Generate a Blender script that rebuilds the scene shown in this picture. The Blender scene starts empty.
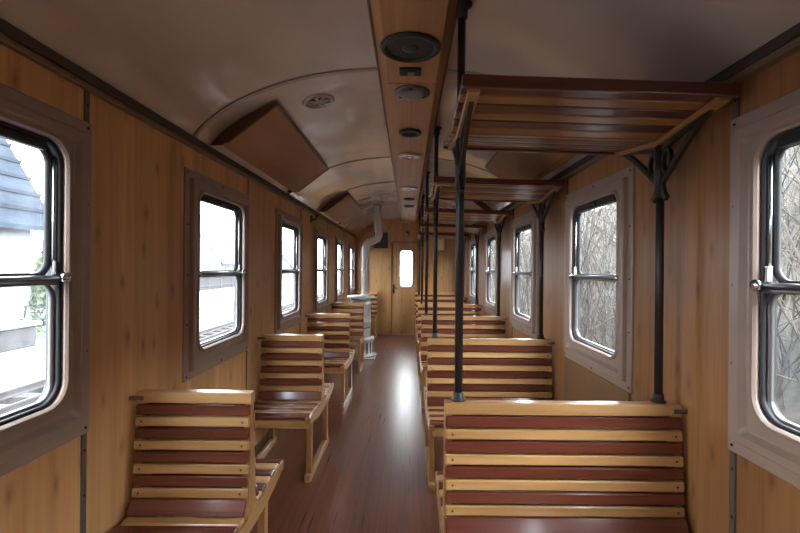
import bpy, bmesh, math, random
from mathutils import Vector, Matrix
random.seed(7)
C = bpy.context.scene.collection
PI = math.pi

# ------------------------------------------------------------------ layout (metres)
EYE = 1.46                 # camera height over the floor
WL, WR = -1.15, 1.09       # faces of the side walls
Y0, Y1 = -1.35, 9.72       # ends of the saloon
PITCH = 1.585
CORN = 2.10                # height where wall meets ceiling

# ------------------------------------------------------------------ materials
def new_mat(name):
    m = bpy.data.materials.new(name); m.use_nodes = True
    nt = m.node_tree
    return m, nt, nt.nodes['Principled BSDF']

def N(nt, kind, **kw):
    n = nt.nodes.new(kind)
    for k, v in kw.items(): setattr(n, k, v)
    return n

def ramp(nt, stops):
    r = N(nt, 'ShaderNodeValToRGB')
    e = r.color_ramp.elements
    while len(e) > 1: e.remove(e[-1])
    e[0].position, e[0].color = stops[0][0], (*stops[0][1], 1)
    for p, c in stops[1:]:
        x = e.new(p); x.color = (*c, 1)
    return r

def mapped(nt, scale, rot=(0,0,0), rand=False):
    tc = N(nt, 'ShaderNodeTexCoord'); mp = N(nt, 'ShaderNodeMapping')
    mp.inputs['Scale'].default_value = scale; mp.inputs['Rotation'].default_value = rot
    if rand:
        oi = N(nt, 'ShaderNodeObjectInfo'); ml = N(nt, 'ShaderNodeMath', operation='MULTIPLY'); ml.inputs[1].default_value = 37.0
        nt.links.new(oi.outputs['Random'], ml.inputs[0])
        ad = N(nt, 'ShaderNodeVectorMath', operation='ADD')
        nt.links.new(tc.outputs['Object'], ad.inputs[0]); nt.links.new(ml.outputs[0], ad.inputs[1])
        nt.links.new(ad.outputs[0], mp.inputs['Vector'])
    else:
        nt.links.new(tc.outputs['Object'], mp.inputs['Vector'])
    return mp

def mixrgb(nt, a, b, fac, blend='MIX'):
    m = N(nt, 'ShaderNodeMix', data_type='RGBA', blend_type=blend)
    if isinstance(fac, (int, float)): m.inputs[0].default_value = fac
    else: nt.links.new(fac, m.inputs[0])
    for i, s in ((6, a), (7, b)):
        if isinstance(s, tuple): m.inputs[i].default_value = (*s, 1)
        else: nt.links.new(s, m.inputs[i])
    return m.outputs[2]

def simple(name, col, rough=0.5, metal=0.0, coat=0.0, noise=0.0, nscale=20, rand=False, spec=0.5):
    m, nt, b = new_mat(name)
    b.inputs['Base Color'].default_value = (*col, 1)
    b.inputs['Roughness'].default_value = rough; b.inputs['Metallic'].default_value = metal
    b.inputs['Coat Weight'].default_value = coat; b.inputs['Coat Roughness'].default_value = 0.15
    b.inputs['Specular IOR Level'].default_value = spec
    if noise:
        mp = mapped(nt, (nscale,)*3, rand=rand)
        n = N(nt, 'ShaderNodeTexNoise'); n.inputs['Scale'].default_value = 1; n.inputs['Detail'].default_value = 4
        nt.links.new(mp.outputs[0], n.inputs['Vector'])
        d = tuple(c*(1-noise) for c in col); h = tuple(min(1, c*(1+noise)) for c in col)
        r = ramp(nt, [(0.3, d), (0.7, h)])
        nt.links.new(n.outputs['Fac'], r.inputs['Fac']); nt.links.new(r.outputs[0], b.inputs['Base Color'])
    return m

def wood(name, dark, mid, light, scale, rough=0.35, coat=0.3, knots=None, rand=True, bump=0.0, board=None):
    """scale: mapping scale, small along the grain"""
    m, nt, b = new_mat(name)
    mp = mapped(nt, scale, rand=rand)
    n = N(nt, 'ShaderNodeTexNoise'); n.inputs['Scale'].default_value = 1; n.inputs['Detail'].default_value = 6
    n.inputs['Roughness'].default_value = 0.6; n.inputs['Distortion'].default_value = 0.4
    nt.links.new(mp.outputs[0], n.inputs['Vector'])
    r = ramp(nt, [(0.28, dark), (0.5, mid), (0.74, light)])
    nt.links.new(n.outputs['Fac'], r.inputs['Fac'])
    col = r.outputs[0]
    mp2 = mapped(nt, tuple(s*0.12 for s in scale), rand=rand)
    n2 = N(nt, 'ShaderNodeTexNoise'); n2.inputs['Scale'].default_value = 1; n2.inputs['Detail'].default_value = 2
    nt.links.new(mp2.outputs[0], n2.inputs['Vector'])
    r2 = ramp(nt, [(0.3, (0.72, 0.68, 0.64)), (0.7, (1.12, 1.1, 1.08))])
    nt.links.new(n2.outputs['Fac'], r2.inputs['Fac'])
    col = mixrgb(nt, col, r2.outputs[0], 1.0, 'MULTIPLY')
    if knots:
        mk = mapped(nt, knots, rand=rand)
        v = N(nt, 'ShaderNodeTexVoronoi'); v.inputs['Scale'].default_value = 1; v.inputs['Randomness'].default_value = 1
        if rand: nt.links.new(mk.outputs[0], v.inputs['Vector'])
        else:
            v.voronoi_dimensions = '2D'
            s1 = N(nt, 'ShaderNodeSeparateXYZ'); nt.links.new(mk.outputs[0], s1.inputs[0]); a1 = N(nt, 'ShaderNodeMath'); nt.links.new(s1.outputs[0], a1.inputs[0]); nt.links.new(s1.outputs[1], a1.inputs[1])
            wv = N(nt, 'ShaderNodeTexNoise'); wv.inputs['Scale'].default_value = 0.9; nt.links.new(mk.outputs[0], wv.inputs['Vector'])
            a2 = N(nt, 'ShaderNodeMath', operation='MULTIPLY_ADD'); a2.inputs[1].default_value = 0.6; nt.links.new(wv.outputs['Fac'], a2.inputs[0]); nt.links.new(a1.outputs[0], a2.inputs[2])
            c1 = N(nt, 'ShaderNodeCombineXYZ'); nt.links.new(a2.outputs[0], c1.inputs[0]); nt.links.new(s1.outputs[2], c1.inputs[1]); nt.links.new(c1.outputs[0], v.inputs['Vector'])
        rk = ramp(nt, [(0.02, (0.9, 0.9, 0.9)), (0.07, (0.55, 0.55, 0.55)), (0.15, (0.12, 0.12, 0.12)), (0.24, (0, 0, 0))])
        nt.links.new(v.outputs['Distance'], rk.inputs['Fac'])
        sp = N(nt, 'ShaderNodeSeparateColor'); nt.links.new(v.outputs['Color'], sp.inputs[0])
        gt = N(nt, 'ShaderNodeMath', operation='GREATER_THAN'); gt.inputs[1].default_value = 0.45
        nt.links.new(sp.outputs[0], gt.inputs[0])
        mu = N(nt, 'ShaderNodeMath', operation='MULTIPLY'); mu.inputs[1].default_value = 0.75
        nt.links.new(rk.outputs[0], mu.inputs[0])
        mu2 = N(nt, 'ShaderNodeMath', operation='MULTIPLY'); nt.links.new(mu.outputs[0], mu2.inputs[0]); nt.links.new(gt.outputs[0], mu2.inputs[1])
        col = mixrgb(nt, col, (dark[0]*0.42, dark[1]*0.3, dark[2]*0.25), mu2.outputs[0])
    if board:   # (axis, width): faint joints between tongue-and-groove veneers
        tc = N(nt, 'ShaderNodeTexCoord'); sx = N(nt, 'ShaderNodeSeparateXYZ'); nt.links.new(tc.outputs['Object'], sx.inputs[0])
        dv = N(nt, 'ShaderNodeMath', operation='DIVIDE'); dv.inputs[1].default_value = board[1]
        nt.links.new(sx.outputs[board[0]], dv.inputs[0])
        fl = N(nt, 'ShaderNodeMath', operation='FLOOR'); nt.links.new(dv.outputs[0], fl.inputs[0])
        wn = N(nt, 'ShaderNodeTexWhiteNoise', noise_dimensions='1D'); nt.links.new(fl.outputs[0], wn.inputs['W'])
        rb = ramp(nt, [(0, (1-board[2],)*3), (1, (1+board[2]*0.5,)*3)])
        nt.links.new(wn.outputs['Value'], rb.inputs['Fac'])
        col = mixrgb(nt, col, rb.outputs[0], 1.0, 'MULTIPLY')
        fr = N(nt, 'ShaderNodeMath', operation='FRACT'); nt.links.new(dv.outputs[0], fr.inputs[0])
        lt = N(nt, 'ShaderNodeMath', operation='LESS_THAN'); lt.inputs[1].default_value = board[3]
        nt.links.new(fr.outputs[0], lt.inputs[0])
        lm = N(nt, 'ShaderNodeMath', operation='MULTIPLY'); lm.inputs[1].default_value = board[4]
        nt.links.new(lt.outputs[0], lm.inputs[0])
        col = mixrgb(nt, col, tuple(c*0.3 for c in dark), lm.outputs[0])
    nt.links.new(col, b.inputs['Base Color'])
    b.inputs['Roughness'].default_value = rough
    b.inputs['Coat Weight'].default_value = coat; b.inputs['Coat Roughness'].default_value = 0.12
    return m

M = {}
M['pine']  = wood('pine_panelling', (0.57,0.295,0.112), (0.71,0.395,0.16), (0.78,0.47,0.212), (22,22,0.9), 0.4, 0.1,  # left wall: base colour raised to carry its brighter light
                  knots=(8.0,8.0,3.2), rand=False, board=('Y',0.12,0.09,0.012,0.25))
M['pine_shaded']  = wood('pine_panelling_shaded', (0.28,0.125,0.045), (0.37,0.175,0.066), (0.44,0.225,0.092), (22,22,0.9), 0.4, 0.1,  # same pine darkened: the right wall's dimmer light is in the colour
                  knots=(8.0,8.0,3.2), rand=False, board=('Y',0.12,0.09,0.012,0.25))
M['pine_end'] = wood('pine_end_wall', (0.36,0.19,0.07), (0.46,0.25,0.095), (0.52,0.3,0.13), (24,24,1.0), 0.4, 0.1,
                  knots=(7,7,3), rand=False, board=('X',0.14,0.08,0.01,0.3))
M['duct']  = wood('raceway_veneer', (0.43,0.2,0.073), (0.53,0.26,0.096), (0.58,0.31,0.12), (22,1.0,22), 0.5, 0.0, rand=False)
M['hatch'] = wood('hatch_veneer', (0.32,0.14,0.053), (0.4,0.182,0.07), (0.46,0.22,0.09), (4,1.0,4), 0.5, 0.0, rand=False)
M['light'] = wood('light_slat', (0.39,0.205,0.076), (0.49,0.275,0.108), (0.57,0.345,0.15), (1.6,26,26), 0.3, 0.5, knots=(3.0,16,16))
M['dark']  = wood('dark_slat', (0.085,0.02,0.011), (0.125,0.03,0.017), (0.165,0.044,0.025), (1.6,30,30), 0.24, 0.6)
M['frame'] = wood('bench_frame_wood', (0.31,0.155,0.055), (0.39,0.205,0.076), (0.46,0.265,0.105), (22,22,1.8), 0.35, 0.4)
M['rail']  = wood('bench_rail_wood', (0.31,0.155,0.055), (0.39,0.205,0.076), (0.46,0.265,0.105), (22,1.8,22), 0.32, 0.4)
M['rack_light'] = wood('rack_light_slat', (0.3,0.14,0.045), (0.38,0.18,0.06), (0.45,0.23,0.085), (1.6,26,26), 0.35, 0.3)
M['rack_dark'] = wood('rack_dark_slat', (0.085,0.022,0.012), (0.125,0.035,0.02), (0.165,0.05,0.028), (1.6,30,30), 0.3, 0.3)
M['floor'] = wood('floor_boards', (0.095,0.032,0.018), (0.14,0.047,0.026), (0.19,0.068,0.038), (45,0.8,45), 0.3, 0.35,
                  rand=False, board=('X',0.085,0.22,0.03,0.6))
M['screw'] = simple('screw_dark', (0.05,0.035,0.025), 0.5, 0.6)
M['steel'] = simple('bracket_steel', (0.16,0.14,0.13), 0.4, 0.7)
M['iron']  = simple('black_iron', (0.024,0.019,0.018), 0.38, 0.0, noise=0.3, nscale=30, spec=0.45)
M['wframe']= simple('window_frame_paint', (0.36,0.265,0.215), 0.36, 0.08, noise=0.06, nscale=6)
M['gasket']= simple('black_gasket', (0.018,0.017,0.017), 0.45)
M['alu']   = simple('grey_aluminium', (0.2,0.19,0.19), 0.3, 0.85)
M['chrome']= simple('chrome', (0.7,0.72,0.75), 0.18, 1.0)
M['white_plastic'] = simple('white_latch', (0.55,0.53,0.48), 0.4)
M['strip'] = simple('grey_joint_strip', (0.15,0.12,0.105), 0.4, 0.3)
M['joint'] = simple('dark_joint', (0.13,0.065,0.026), 0.5)
M['cornice']= simple('cornice_dark', (0.07,0.052,0.04), 0.5)
M['cornice_lip']= simple('cornice_lip', (0.23,0.16,0.105), 0.4, 0.1)
M['seam']  = simple('ceiling_seam', (0.33,0.27,0.215), 0.3, coat=0.3)
M['black'] = simple('speaker_black', (0.02,0.018,0.017), 0.5)
M['black_grille'] = simple('speaker_mesh', (0.035,0.032,0.03), 0.6, 0.2)
M['plate'] = simple('grey_plate', (0.17,0.14,0.13), 0.35, 0.6)
M['brass'] = simple('vent_ring_metal', (0.45,0.38,0.33), 0.28, 0.7)
M['silver']= simple('stove_silver_paint', (0.62,0.59,0.56), 0.38, 0.15, noise=0.15, nscale=9)
M['silver_dark']= simple('stove_dark_gap', (0.09,0.08,0.075), 0.6)
M['pipe']  = simple('stove_pipe_silver', (0.78,0.76,0.73), 0.35, 0.15, noise=0.08, nscale=6)
M['notice']= simple('black_notice', (0.02,0.022,0.025), 0.45, noise=0.9, nscale=14)
M['cream'] = simple('cream_plastic', (0.62,0.5,0.33), 0.5)
M['sill']  = simple('threshold_metal', (0.4,0.38,0.36), 0.35, 0.7)
M['heater']= simple('heater_cover', (0.22,0.19,0.16), 0.5, 0.2, noise=0.15, nscale=8)
M['wpanel']= simple('brown_wall_board', (0.2,0.112,0.05), 0.45, noise=0.08, nscale=5)

# ceiling: glossy aged cream paint
m, nt, b = new_mat('ceiling_paint')
mp = mapped(nt, (1.2,1.2,1.2)); n = N(nt,'ShaderNodeTexNoise'); n.inputs['Scale'].default_value = 1.5; n.inputs['Detail'].default_value = 5
nt.links.new(mp.outputs[0], n.inputs['Vector'])
r = ramp(nt, [(0.3,(0.57,0.47,0.375)), (0.7,(0.67,0.56,0.46))]); nt.links.new(n.outputs['Fac'], r.inputs['Fac'])
nt.links.new(r.outputs[0], b.inputs['Base Color']); b.inputs['Roughness'].default_value = 0.26
b.inputs['Coat Weight'].default_value = 1.0; b.inputs['Coat Roughness'].default_value = 0.06
n3 = N(nt,'ShaderNodeTexNoise'); n3.inputs['Scale'].default_value = 3.0; nt.links.new(mp.outputs[0], n3.inputs['Vector'])
bp = N(nt,'ShaderNodeBump'); bp.inputs['Strength'].default_value = 0.25; bp.inputs['Distance'].default_value = 0.03
nt.links.new(n3.outputs['Fac'], bp.inputs['Height']); nt.links.new(bp.outputs[0], b.inputs['Normal']); nt.links.new(bp.outputs[0], b.inputs['Coat Normal'])
M['ceiling'] = m

M['floor'].node_tree.nodes['Principled BSDF'].inputs['Coat Roughness'].default_value = 0.28
# floor wear: rougher, paler scuffs
nt = M['floor'].node_tree; b = nt.nodes['Principled BSDF']
mp = mapped(nt, (5,1.2,5)); n = N(nt,'ShaderNodeTexNoise'); n.inputs['Scale'].default_value = 2; n.inputs['Detail'].default_value = 8
nt.links.new(mp.outputs[0], n.inputs['Vector'])
rr_ = ramp(nt, [(0.3,(0.25,)*3), (0.75,(0.32,)*3)]); mpf = mapped(nt, (60,2.2,60)); nf_ = N(nt,'ShaderNodeTexNoise'); nf_.inputs['Scale'].default_value = 1; nf_.inputs['Detail'].default_value = 5
nt.links.new(mpf.outputs[0], nf_.inputs['Vector'])
rf_ = ramp(nt, [(0.3,(0.27,)*3), (0.7,(0.34,)*3)]); nt.links.new(nf_.outputs['Fac'], rf_.inputs['Fac']); nt.links.new(rf_.outputs[0], b.inputs['Roughness'])
bpf = N(nt,'ShaderNodeBump'); bpf.inputs['Strength'].default_value = 0.05; bpf.inputs['Distance'].default_value = 0.004
nt.links.new(nf_.outputs['Fac'], bpf.inputs['Height']); nt.links.new(bpf.outputs[0], b.inputs['Normal']); nt.links.new(bpf.outputs[0], b.inputs['Coat Normal'])
mp = mapped(nt, (30,22,30)); n = N(nt,'ShaderNodeTexNoise'); n.inputs['Scale'].default_value = 2.2; n.inputs['Detail'].default_value = 3
nt.links.new(mp.outputs[0], n.inputs['Vector'])
rs = ramp(nt, [(0.73,(0,0,0)), (0.77,(1,1,1))]); nt.links.new(n.outputs['Fac'], rs.inputs['Fac'])
old = b.inputs['Base Color'].links[0].from_socket
ms = N(nt,'ShaderNodeMath',operation='MULTIPLY'); ms.inputs[1].default_value = 0.5; nt.links.new(rs.outputs[0], ms.inputs[0])
nt.links.new(mixrgb(nt, old, (0.33,0.21,0.14), ms.outputs[0]), b.inputs['Base Color'])

# window glass: thin, faintly dusty
def glass(name, dirt):
    m = bpy.data.materials.new(name); m.use_nodes = True; nt = m.node_tree
    for x in list(nt.nodes): nt.nodes.remove(x)
    o = N(nt,'ShaderNodeOutputMaterial'); t = N(nt,'ShaderNodeBsdfTransparent'); g = N(nt,'ShaderNodeBsdfGlossy')
    g.inputs['Roughness'].default_value = 0.02; t.inputs[0].default_value = (0.96,0.98,0.97,1)
    lw_ = N(nt,'ShaderNodeLayerWeight'); lw_.inputs[0].default_value = 0.5
    pw = N(nt,'ShaderNodeMath',operation='POWER'); pw.inputs[1].default_value = 5; nt.links.new(lw_.outputs['Facing'], pw.inputs[0])
    f = N(nt,'ShaderNodeMath',operation='MULTIPLY_ADD'); f.inputs[1].default_value = 0.5; f.inputs[2].default_value = 0.025; nt.links.new(pw.outputs[0], f.inputs[0])
    mx = N(nt,'ShaderNodeMixShader'); nt.links.new(f.outputs[0], mx.inputs[0]); nt.links.new(t.outputs[0], mx.inputs[1]); nt.links.new(g.outputs[0], mx.inputs[2])
    tl = N(nt,'ShaderNodeBsdfTranslucent'); tl.inputs[0].default_value = (0.9,0.93,1,1)
    mp = mapped(nt, (9,9,1.2)); n = N(nt,'ShaderNodeTexNoise'); n.inputs['Scale'].default_value = 2; n.inputs['Detail'].default_value = 5
    nt.links.new(mp.outputs[0], n.inputs['Vector'])
    r = ramp(nt, [(0.35,(dirt*0.3,)*3), (0.75,(dirt,)*3)]); nt.links.new(n.outputs['Fac'], r.inputs['Fac'])
    m2 = N(nt,'ShaderNodeMixShader'); nt.links.new(r.outputs[0], m2.inputs[0]); nt.links.new(mx.outputs[0], m2.inputs[1]); nt.links.new(tl.outputs[0], m2.inputs[2])
    nt.links.new(m2.outputs[0], o.inputs[0]); return m
M['glass_left'] = glass('window_glass_left', 0.05)
M['glass_right'] = glass('window_glass_right', 0.04)

# ------------------------------------------------------------------ mesh helpers
class MB:
    def __init__(s): s.bm = bmesh.new(); s.mats = []
    def mi(s, m):
        if m not in s.mats: s.mats.append(m)
        return s.mats.index(m)
    def _fin(s, faces, m, smooth=False):
        i = s.mi(m)
        for f in faces: f.material_index = i; f.smooth = smooth
    def box(s, a, b, m, bev=0.0, mat4=None, seg=1):
        a, b = Vector(a), Vector(b)
        tb = bmesh.new(); bmesh.ops.create_cube(tb, size=1.0)
        for v in tb.verts:
            v.co = Vector((a[i] + (v.co[i]+0.5)*(b[i]-a[i]) for i in range(3)))
        if bev: bmesh.ops.bevel(tb, geom=list(tb.edges), offset=bev, segments=seg, affect='EDGES', profile=0.7)
        s.merge(tb, m, mat4)
    def merge(s, tb, m, mat4=None, smooth=False):
        bmesh.ops.recalc_face_normals(tb, faces=list(tb.faces))
        i = s.mi(m); mp = {}
        for v in tb.verts: mp[v] = s.bm.verts.new(mat4 @ v.co if mat4 else v.co)
        for f in tb.faces:
            try: nf = s.bm.faces.new([mp[v] for v in f.verts])
            except ValueError: continue
            nf.material_index = i; nf.smooth = smooth or f.smooth
        tb.free()
    def prism(s, pts, axis, lo, hi, m, bev=0.0):
        """pts: polygon in the two other axes, extruded along axis"""
        tb = bmesh.new()
        def mk(p, t):
            q = list(p); q.insert(axis, t); return tb.verts.new(q)
        A = [mk(p, lo) for p in pts]; B = [mk(p, hi) for p in pts]; n = len(pts)
        tb.faces.new(A); tb.faces.new(B[::-1])
        for i in range(n): tb.faces.new((A[i], A[(i+1)%n], B[(i+1)%n], B[i]))
        if bev: bmesh.ops.bevel(tb, geom=list(tb.edges), offset=bev, segments=1, affect='EDGES', profile=0.7)
        s.merge(tb, m)
    def tube(s, pts, r, m, n=10, cap=True, smooth=True, closed=False):
        tb = bmesh.new(); pts = [Vector(p) for p in pts]; rings = []
        rs = r if isinstance(r, (list, tuple)) else [r]*len(pts)
        up = None
        for i, p in enumerate(pts):
            if closed: t = pts[(i+1)%len(pts)] - pts[i-1]
            else: t = pts[min(i+1, len(pts)-1)] - pts[max(i-1, 0)]
            t.normalize()
            if up is None:
                up = Vector((0,0,1)) if abs(t.z) < 0.9 else Vector((1,0,0))
            x = t.cross(up); x.normalize(); y = x.cross(t); y.normalize(); up = y
            rings.append([tb.verts.new(p + (x*math.cos(2*PI*k/n) + y*math.sin(2*PI*k/n))*rs[i]) for k in range(n)])
        L = len(rings)
        for i in range(L if closed else L-1):
            a, c = rings[i], rings[(i+1)%L]
            for k in range(n):
                f = tb.faces.new((a[k], a[(k+1)%n], c[(k+1)%n], c[k])); f.smooth = smooth
        if cap and not closed:
            tb.faces.new(rings[0]); tb.faces.new(rings[-1][::-1])
        s.merge(tb, m)
    def lathe(s, prof, m, center=(0,0,0), n=32, axis='Z', smooth=True, flip=1):
        """prof: (radius, height) list"""
        tb = bmesh.new(); rings = []; c = Vector(center)
        for r, h in prof:
            ring = []
            for k in range(n):
                a = 2*PI*k/n; u, v = max(r, 1e-4)*math.cos(a), max(r, 1e-4)*math.sin(a)
                q = {'Z': (u, v, h*flip), 'X': (h*flip, u, v), 'Y': (u, h*flip, v)}[axis]
                ring.append(tb.verts.new(c + Vector(q)))
            rings.append(ring)
        for a, d in zip(rings, rings[1:]):
            for k in range(n):
                f = tb.faces.new((a[k], a[(k+1)%n], d[(k+1)%n], d[k])); f.smooth = smooth
        tb.faces.new(rings[0]); tb.faces.new(rings[-1][::-1])
        s.merge(tb, m)
    def rings(s, loops, m, smooth=False, close=False):
        """bridge successive closed vertex loops"""
        tb = bmesh.new(); R = [[tb.verts.new(p) for p in lp] for lp in loops]
        pairs = list(zip(R, R[1:])) + ([(R[-1], R[0])] if close else [])
        n = len(R[0])
        for a, d in pairs:
            for k in range(n):
                f = tb.faces.new((a[k], a[(k+1)%n], d[(k+1)%n], d[k])); f.smooth = smooth
        s.merge(tb, m)
    def build(s, name, parent=None, loc=(0,0,0)):
        me = bpy.data.meshes.new(name); s.bm.to_mesh(me); s.bm.free()
        for m in s.mats: me.materials.append(M[m])
        o = bpy.data.objects.new(name, me); C.objects.link(o); o.location = loc
        if parent: o.parent = parent
        return o

def empty(name, loc=(0,0,0)):
    o = bpy.data.objects.new(name, None); C.objects.link(o); o.location = loc
    o.empty_display_size = 0.1
    return o
def tag(o, label=None, cat=None, group=None, kind=None):
    if label: o['label'] = label
    if cat: o['category'] = cat
    if group: o['group'] = group
    if kind: o['kind'] = kind
    return o
def struct(o, label=None): o['kind'] = 'structure'; return tag(o, label)
def copy_tree(o, parent=None):
    c = o.copy(); C.objects.link(c)
    if parent: c.parent = parent
    for ch in list(o.children): copy_tree(ch, c)
    return c

# ------------------------------------------------------------------ windows
F_HW, F_HH, F_CZ = 0.46, 0.5525, 1.4125     # outer frame
O_HW, O_HH, O_CZ, O_R = 0.327, 0.4275, 1.4325, 0.075   # opening
def rrect(hw, hh, r, n=6):
    out = []
    for cx, cy, a0 in ((hw-r, hh-r, 0), (-hw+r, hh-r, PI/2), (-hw+r, -hh+r, PI), (hw-r, -hh+r, 1.5*PI)):
        for k in range(n+1):
            a = a0 + PI/2*k/n; out.append((cx + r*math.cos(a), cy + r*math.sin(a)))
    return out

def make_window(idx, side, yc, proto=None):
    sx = 1 if side == 'left' else -1
    wx = WL if side == 'left' else WR
    if proto:
        o = copy_tree(proto); o.name = 'window_%d' % idx; o.location = (wx, yc, 0); return o
    P = lambda u, v, d: Vector((sx*d, u, v))
    def loop(hw, hh, r, d, cz): return [P(u, cz+v, d) for u, v in rrect(hw, hh, r)]
    mb = MB()
    def lp(off, r, d):   # blend from frame rect to opening rect by inset fraction
        return loop(F_HW-off, F_HH-off, r, d, F_CZ)
    mb.rings([lp(0,0.006,0.0), lp(0,0.006,0.008), lp(0.003,0.006,0.011), lp(0.045,0.004,0.011),
              lp(0.048,0.006,0.03), lp(0.053,0.008,0.036), lp(0.078,0.012,0.036), lp(0.092,0.02,0.018), lp(0.096,0.025,0.016),
              loop(O_HW+0.022,O_HH+0.022,O_R+0.02,0.017,O_CZ), loop(O_HW+0.016,O_HH+0.016,O_R+0.016,0.026,O_CZ),
              loop(O_HW+0.006,O_HH+0.006,O_R+0.006,0.028,O_CZ), loop(O_HW,O_HH,O_R,0.02,O_CZ), loop(O_HW,O_HH,O_R,0.002,O_CZ)], 'wframe', smooth=False)
    for u in (-F_HW+0.022, 0, F_HW-0.022):
        for v in (-F_HH+0.022, -0.26, 0.0, 0.26, F_HH-0.022):
            if u == 0 and abs(v) < 0.5: continue
            mb.lathe([(0.005,0.011),(0.005,0.0135),(0.003,0.0145)], 'screw', P(u, F_CZ+v, 0), 8, 'X', flip=sx)
    root = mb.build('window_%d' % idx, None, (wx, yc, 0)); struct(root)
    # gasket
    mb = MB()
    mb.rings([loop(O_HW+0.001,O_HH+0.001,O_R,0.008,O_CZ), loop(O_HW-0.006,O_HH-0.006,O_R-0.004,0.012,O_CZ), loop(O_HW-0.011,O_HH-0.011,O_R-0.007,0.004,O_CZ),
              loop(O_HW-0.012,O_HH-0.012,O_R-0.007,-0.03,O_CZ), loop(O_HW-0.006,O_HH-0.006,O_R-0.003,-0.039,O_CZ), loop(O_HW+0.03,O_HH+0.03,O_R,-0.039,O_CZ)], 'gasket', smooth=True)
    mb.box(P(-O_HW+0.06, O_CZ+O_HH-0.04, -0.02), P(O_HW-0.06, O_CZ+O_HH-0.012, 0.006), 'gasket', 0.004)
    mb.build('gasket', root)
    ZT = 1.41   # crossbar height
    # lower sash
    zb = O_CZ-O_HH
    def sash(name, z0, z1, hw, d, w, mat, rad):
        mb = MB(); hh = (z1-z0)/2; cz = (z0+z1)/2
        mb.rings([loop(hw,hh,rad,d,cz), loop(hw-w*0.3,hh-w*0.3,rad*0.9,d+0.006,cz), loop(hw-w,hh-w,rad*0.75,d+0.004,cz), loop(hw-w,hh-w,rad*0.75,d-0.012,cz)], mat, smooth=True)
        return mb.build(name, root)
    def pane(name, z0, z1, hw, d, parent):
        mb = MB(); tb = bmesh.new(); hh = (z1-z0)/2; cz = (z0+z1)/2
        tb.faces.new([tb.verts.new(p) for p in loop(hw, hh, 0.05, d, cz)])
        mb.merge(tb, 'glass_'+side); return mb.build(name, parent)
    lo = sash('lower_sash', zb+0.008, ZT-0.004, O_HW-0.01, -0.008, 0.011, 'alu', 0.06)
    pane('pane', zb+0.012, ZT-0.01, O_HW-0.014, -0.014, lo)
    up = sash('upper_sash', ZT+0.004, O_CZ+O_HH-0.012, O_HW-0.012, -0.018, 0.018, 'gasket', 0.06)
    pane('pane', ZT+0.008, O_CZ+O_HH-0.02, O_HW-0.02, -0.025, up)
    mb = MB()   # crossbar with rounded nose
    mb.box(P(-O_HW+0.01, ZT-0.017, -0.03), P(O_HW-0.01, ZT+0.013, 0.006), 'alu', 0.006, seg=2)
    mb.tube([P(-O_HW-0.004, ZT+0.004, 0.008), P(O_HW+0.004, ZT+0.004, 0.008)], 0.011, 'alu', 10)
    bar = mb.build('crossbar', root)
    for sgn in (-1, 1):
        mb = MB()
        mb.lathe([(0.012,0.0),(0.02,0.004),(0.02,0.012),(0.012,0.02),(0.0,0.022)], 'chrome', P(sgn*(O_HW-0.0), ZT+0.006, 0.014), 12, 'X', flip=sx)
        mb.build('end_knob', bar)
        mb = MB(); mb.tube([P(sgn*(O_HW-0.022), ZT+0.01, -0.004), P(sgn*(O_HW-0.022), O_CZ+O_HH-0.05, -0.004)], 0.0045, 'chrome', 8)
        rod = mb.build('slide_rod', root)
        mb = MB(); mb.box(P(sgn*(O_HW-0.022)-0.005, ZT+0.018, -0.004), P(sgn*(O_HW-0.022)+0.005, ZT+0.06, 0.005), 'white_plastic', 0.003)
        mb.build('latch', rod)
    mb = MB(); mb.box(P(-0.03, O_CZ+O_HH-0.03, -0.01), P(0.03, O_CZ+O_HH-0.008, 0.014), 'gasket', 0.004)
    mb.build('top_catch', root)
    return root

LWY = [1.172 + PITCH*k + (0.01 if k else 0) for k in range(-1, 6)]
LWY = [2.76 + PITCH*(k-1) for k in range(-1, 6)]
RWY = [2.63 + PITCH*(k-1) for k in range(-1, 6)]
RWY[1] = 1.054
LWY[1] = 1.158
idx = 1
for side, ys in (('left', LWY), ('right', RWY)):
    proto = None
    for y in ys:
        w = make_window(idx, side, y, proto)
        if proto is None: proto = w
        idx += 1

# ------------------------------------------------------------------ shell
def side_wall(name, x_in, x_out, ys, pm='pine'):
    mb = MB(); lo, hi = min(x_in, x_out), max(x_in, x_out)
    z0, z1 = O_CZ-O_HH-0.004, O_CZ+O_HH+0.004
    cur = Y0
    for y in ys:
        a, b_ = y-O_HW-0.004, y+O_HW+0.004
        mb.box((lo, cur, 0), (hi, a, CORN+0.03), pm)
        mb.box((lo, a, 0), (hi, b_, z0), pm); mb.box((lo, a, z1), (hi, b_, CORN+0.03), pm)
        cur = b_
    mb.box((lo, cur, 0), (hi, Y1, CORN+0.03), pm)
    bmesh.ops.remove_doubles(mb.bm, verts=list(mb.bm.verts), dist=1e-4)
    return struct(mb.build(name))
side_wall('wall_left', WL, WL-0.036, LWY)
side_wall('wall_right', WR, WR+0.036, RWY, 'pine_shaded')

mb = MB(); mb.box((WL-0.085, Y0-0.06, -0.08), (WR+0.085, Y1+0.1, 0), 'floor'); struct(mb.build('floor'))

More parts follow.
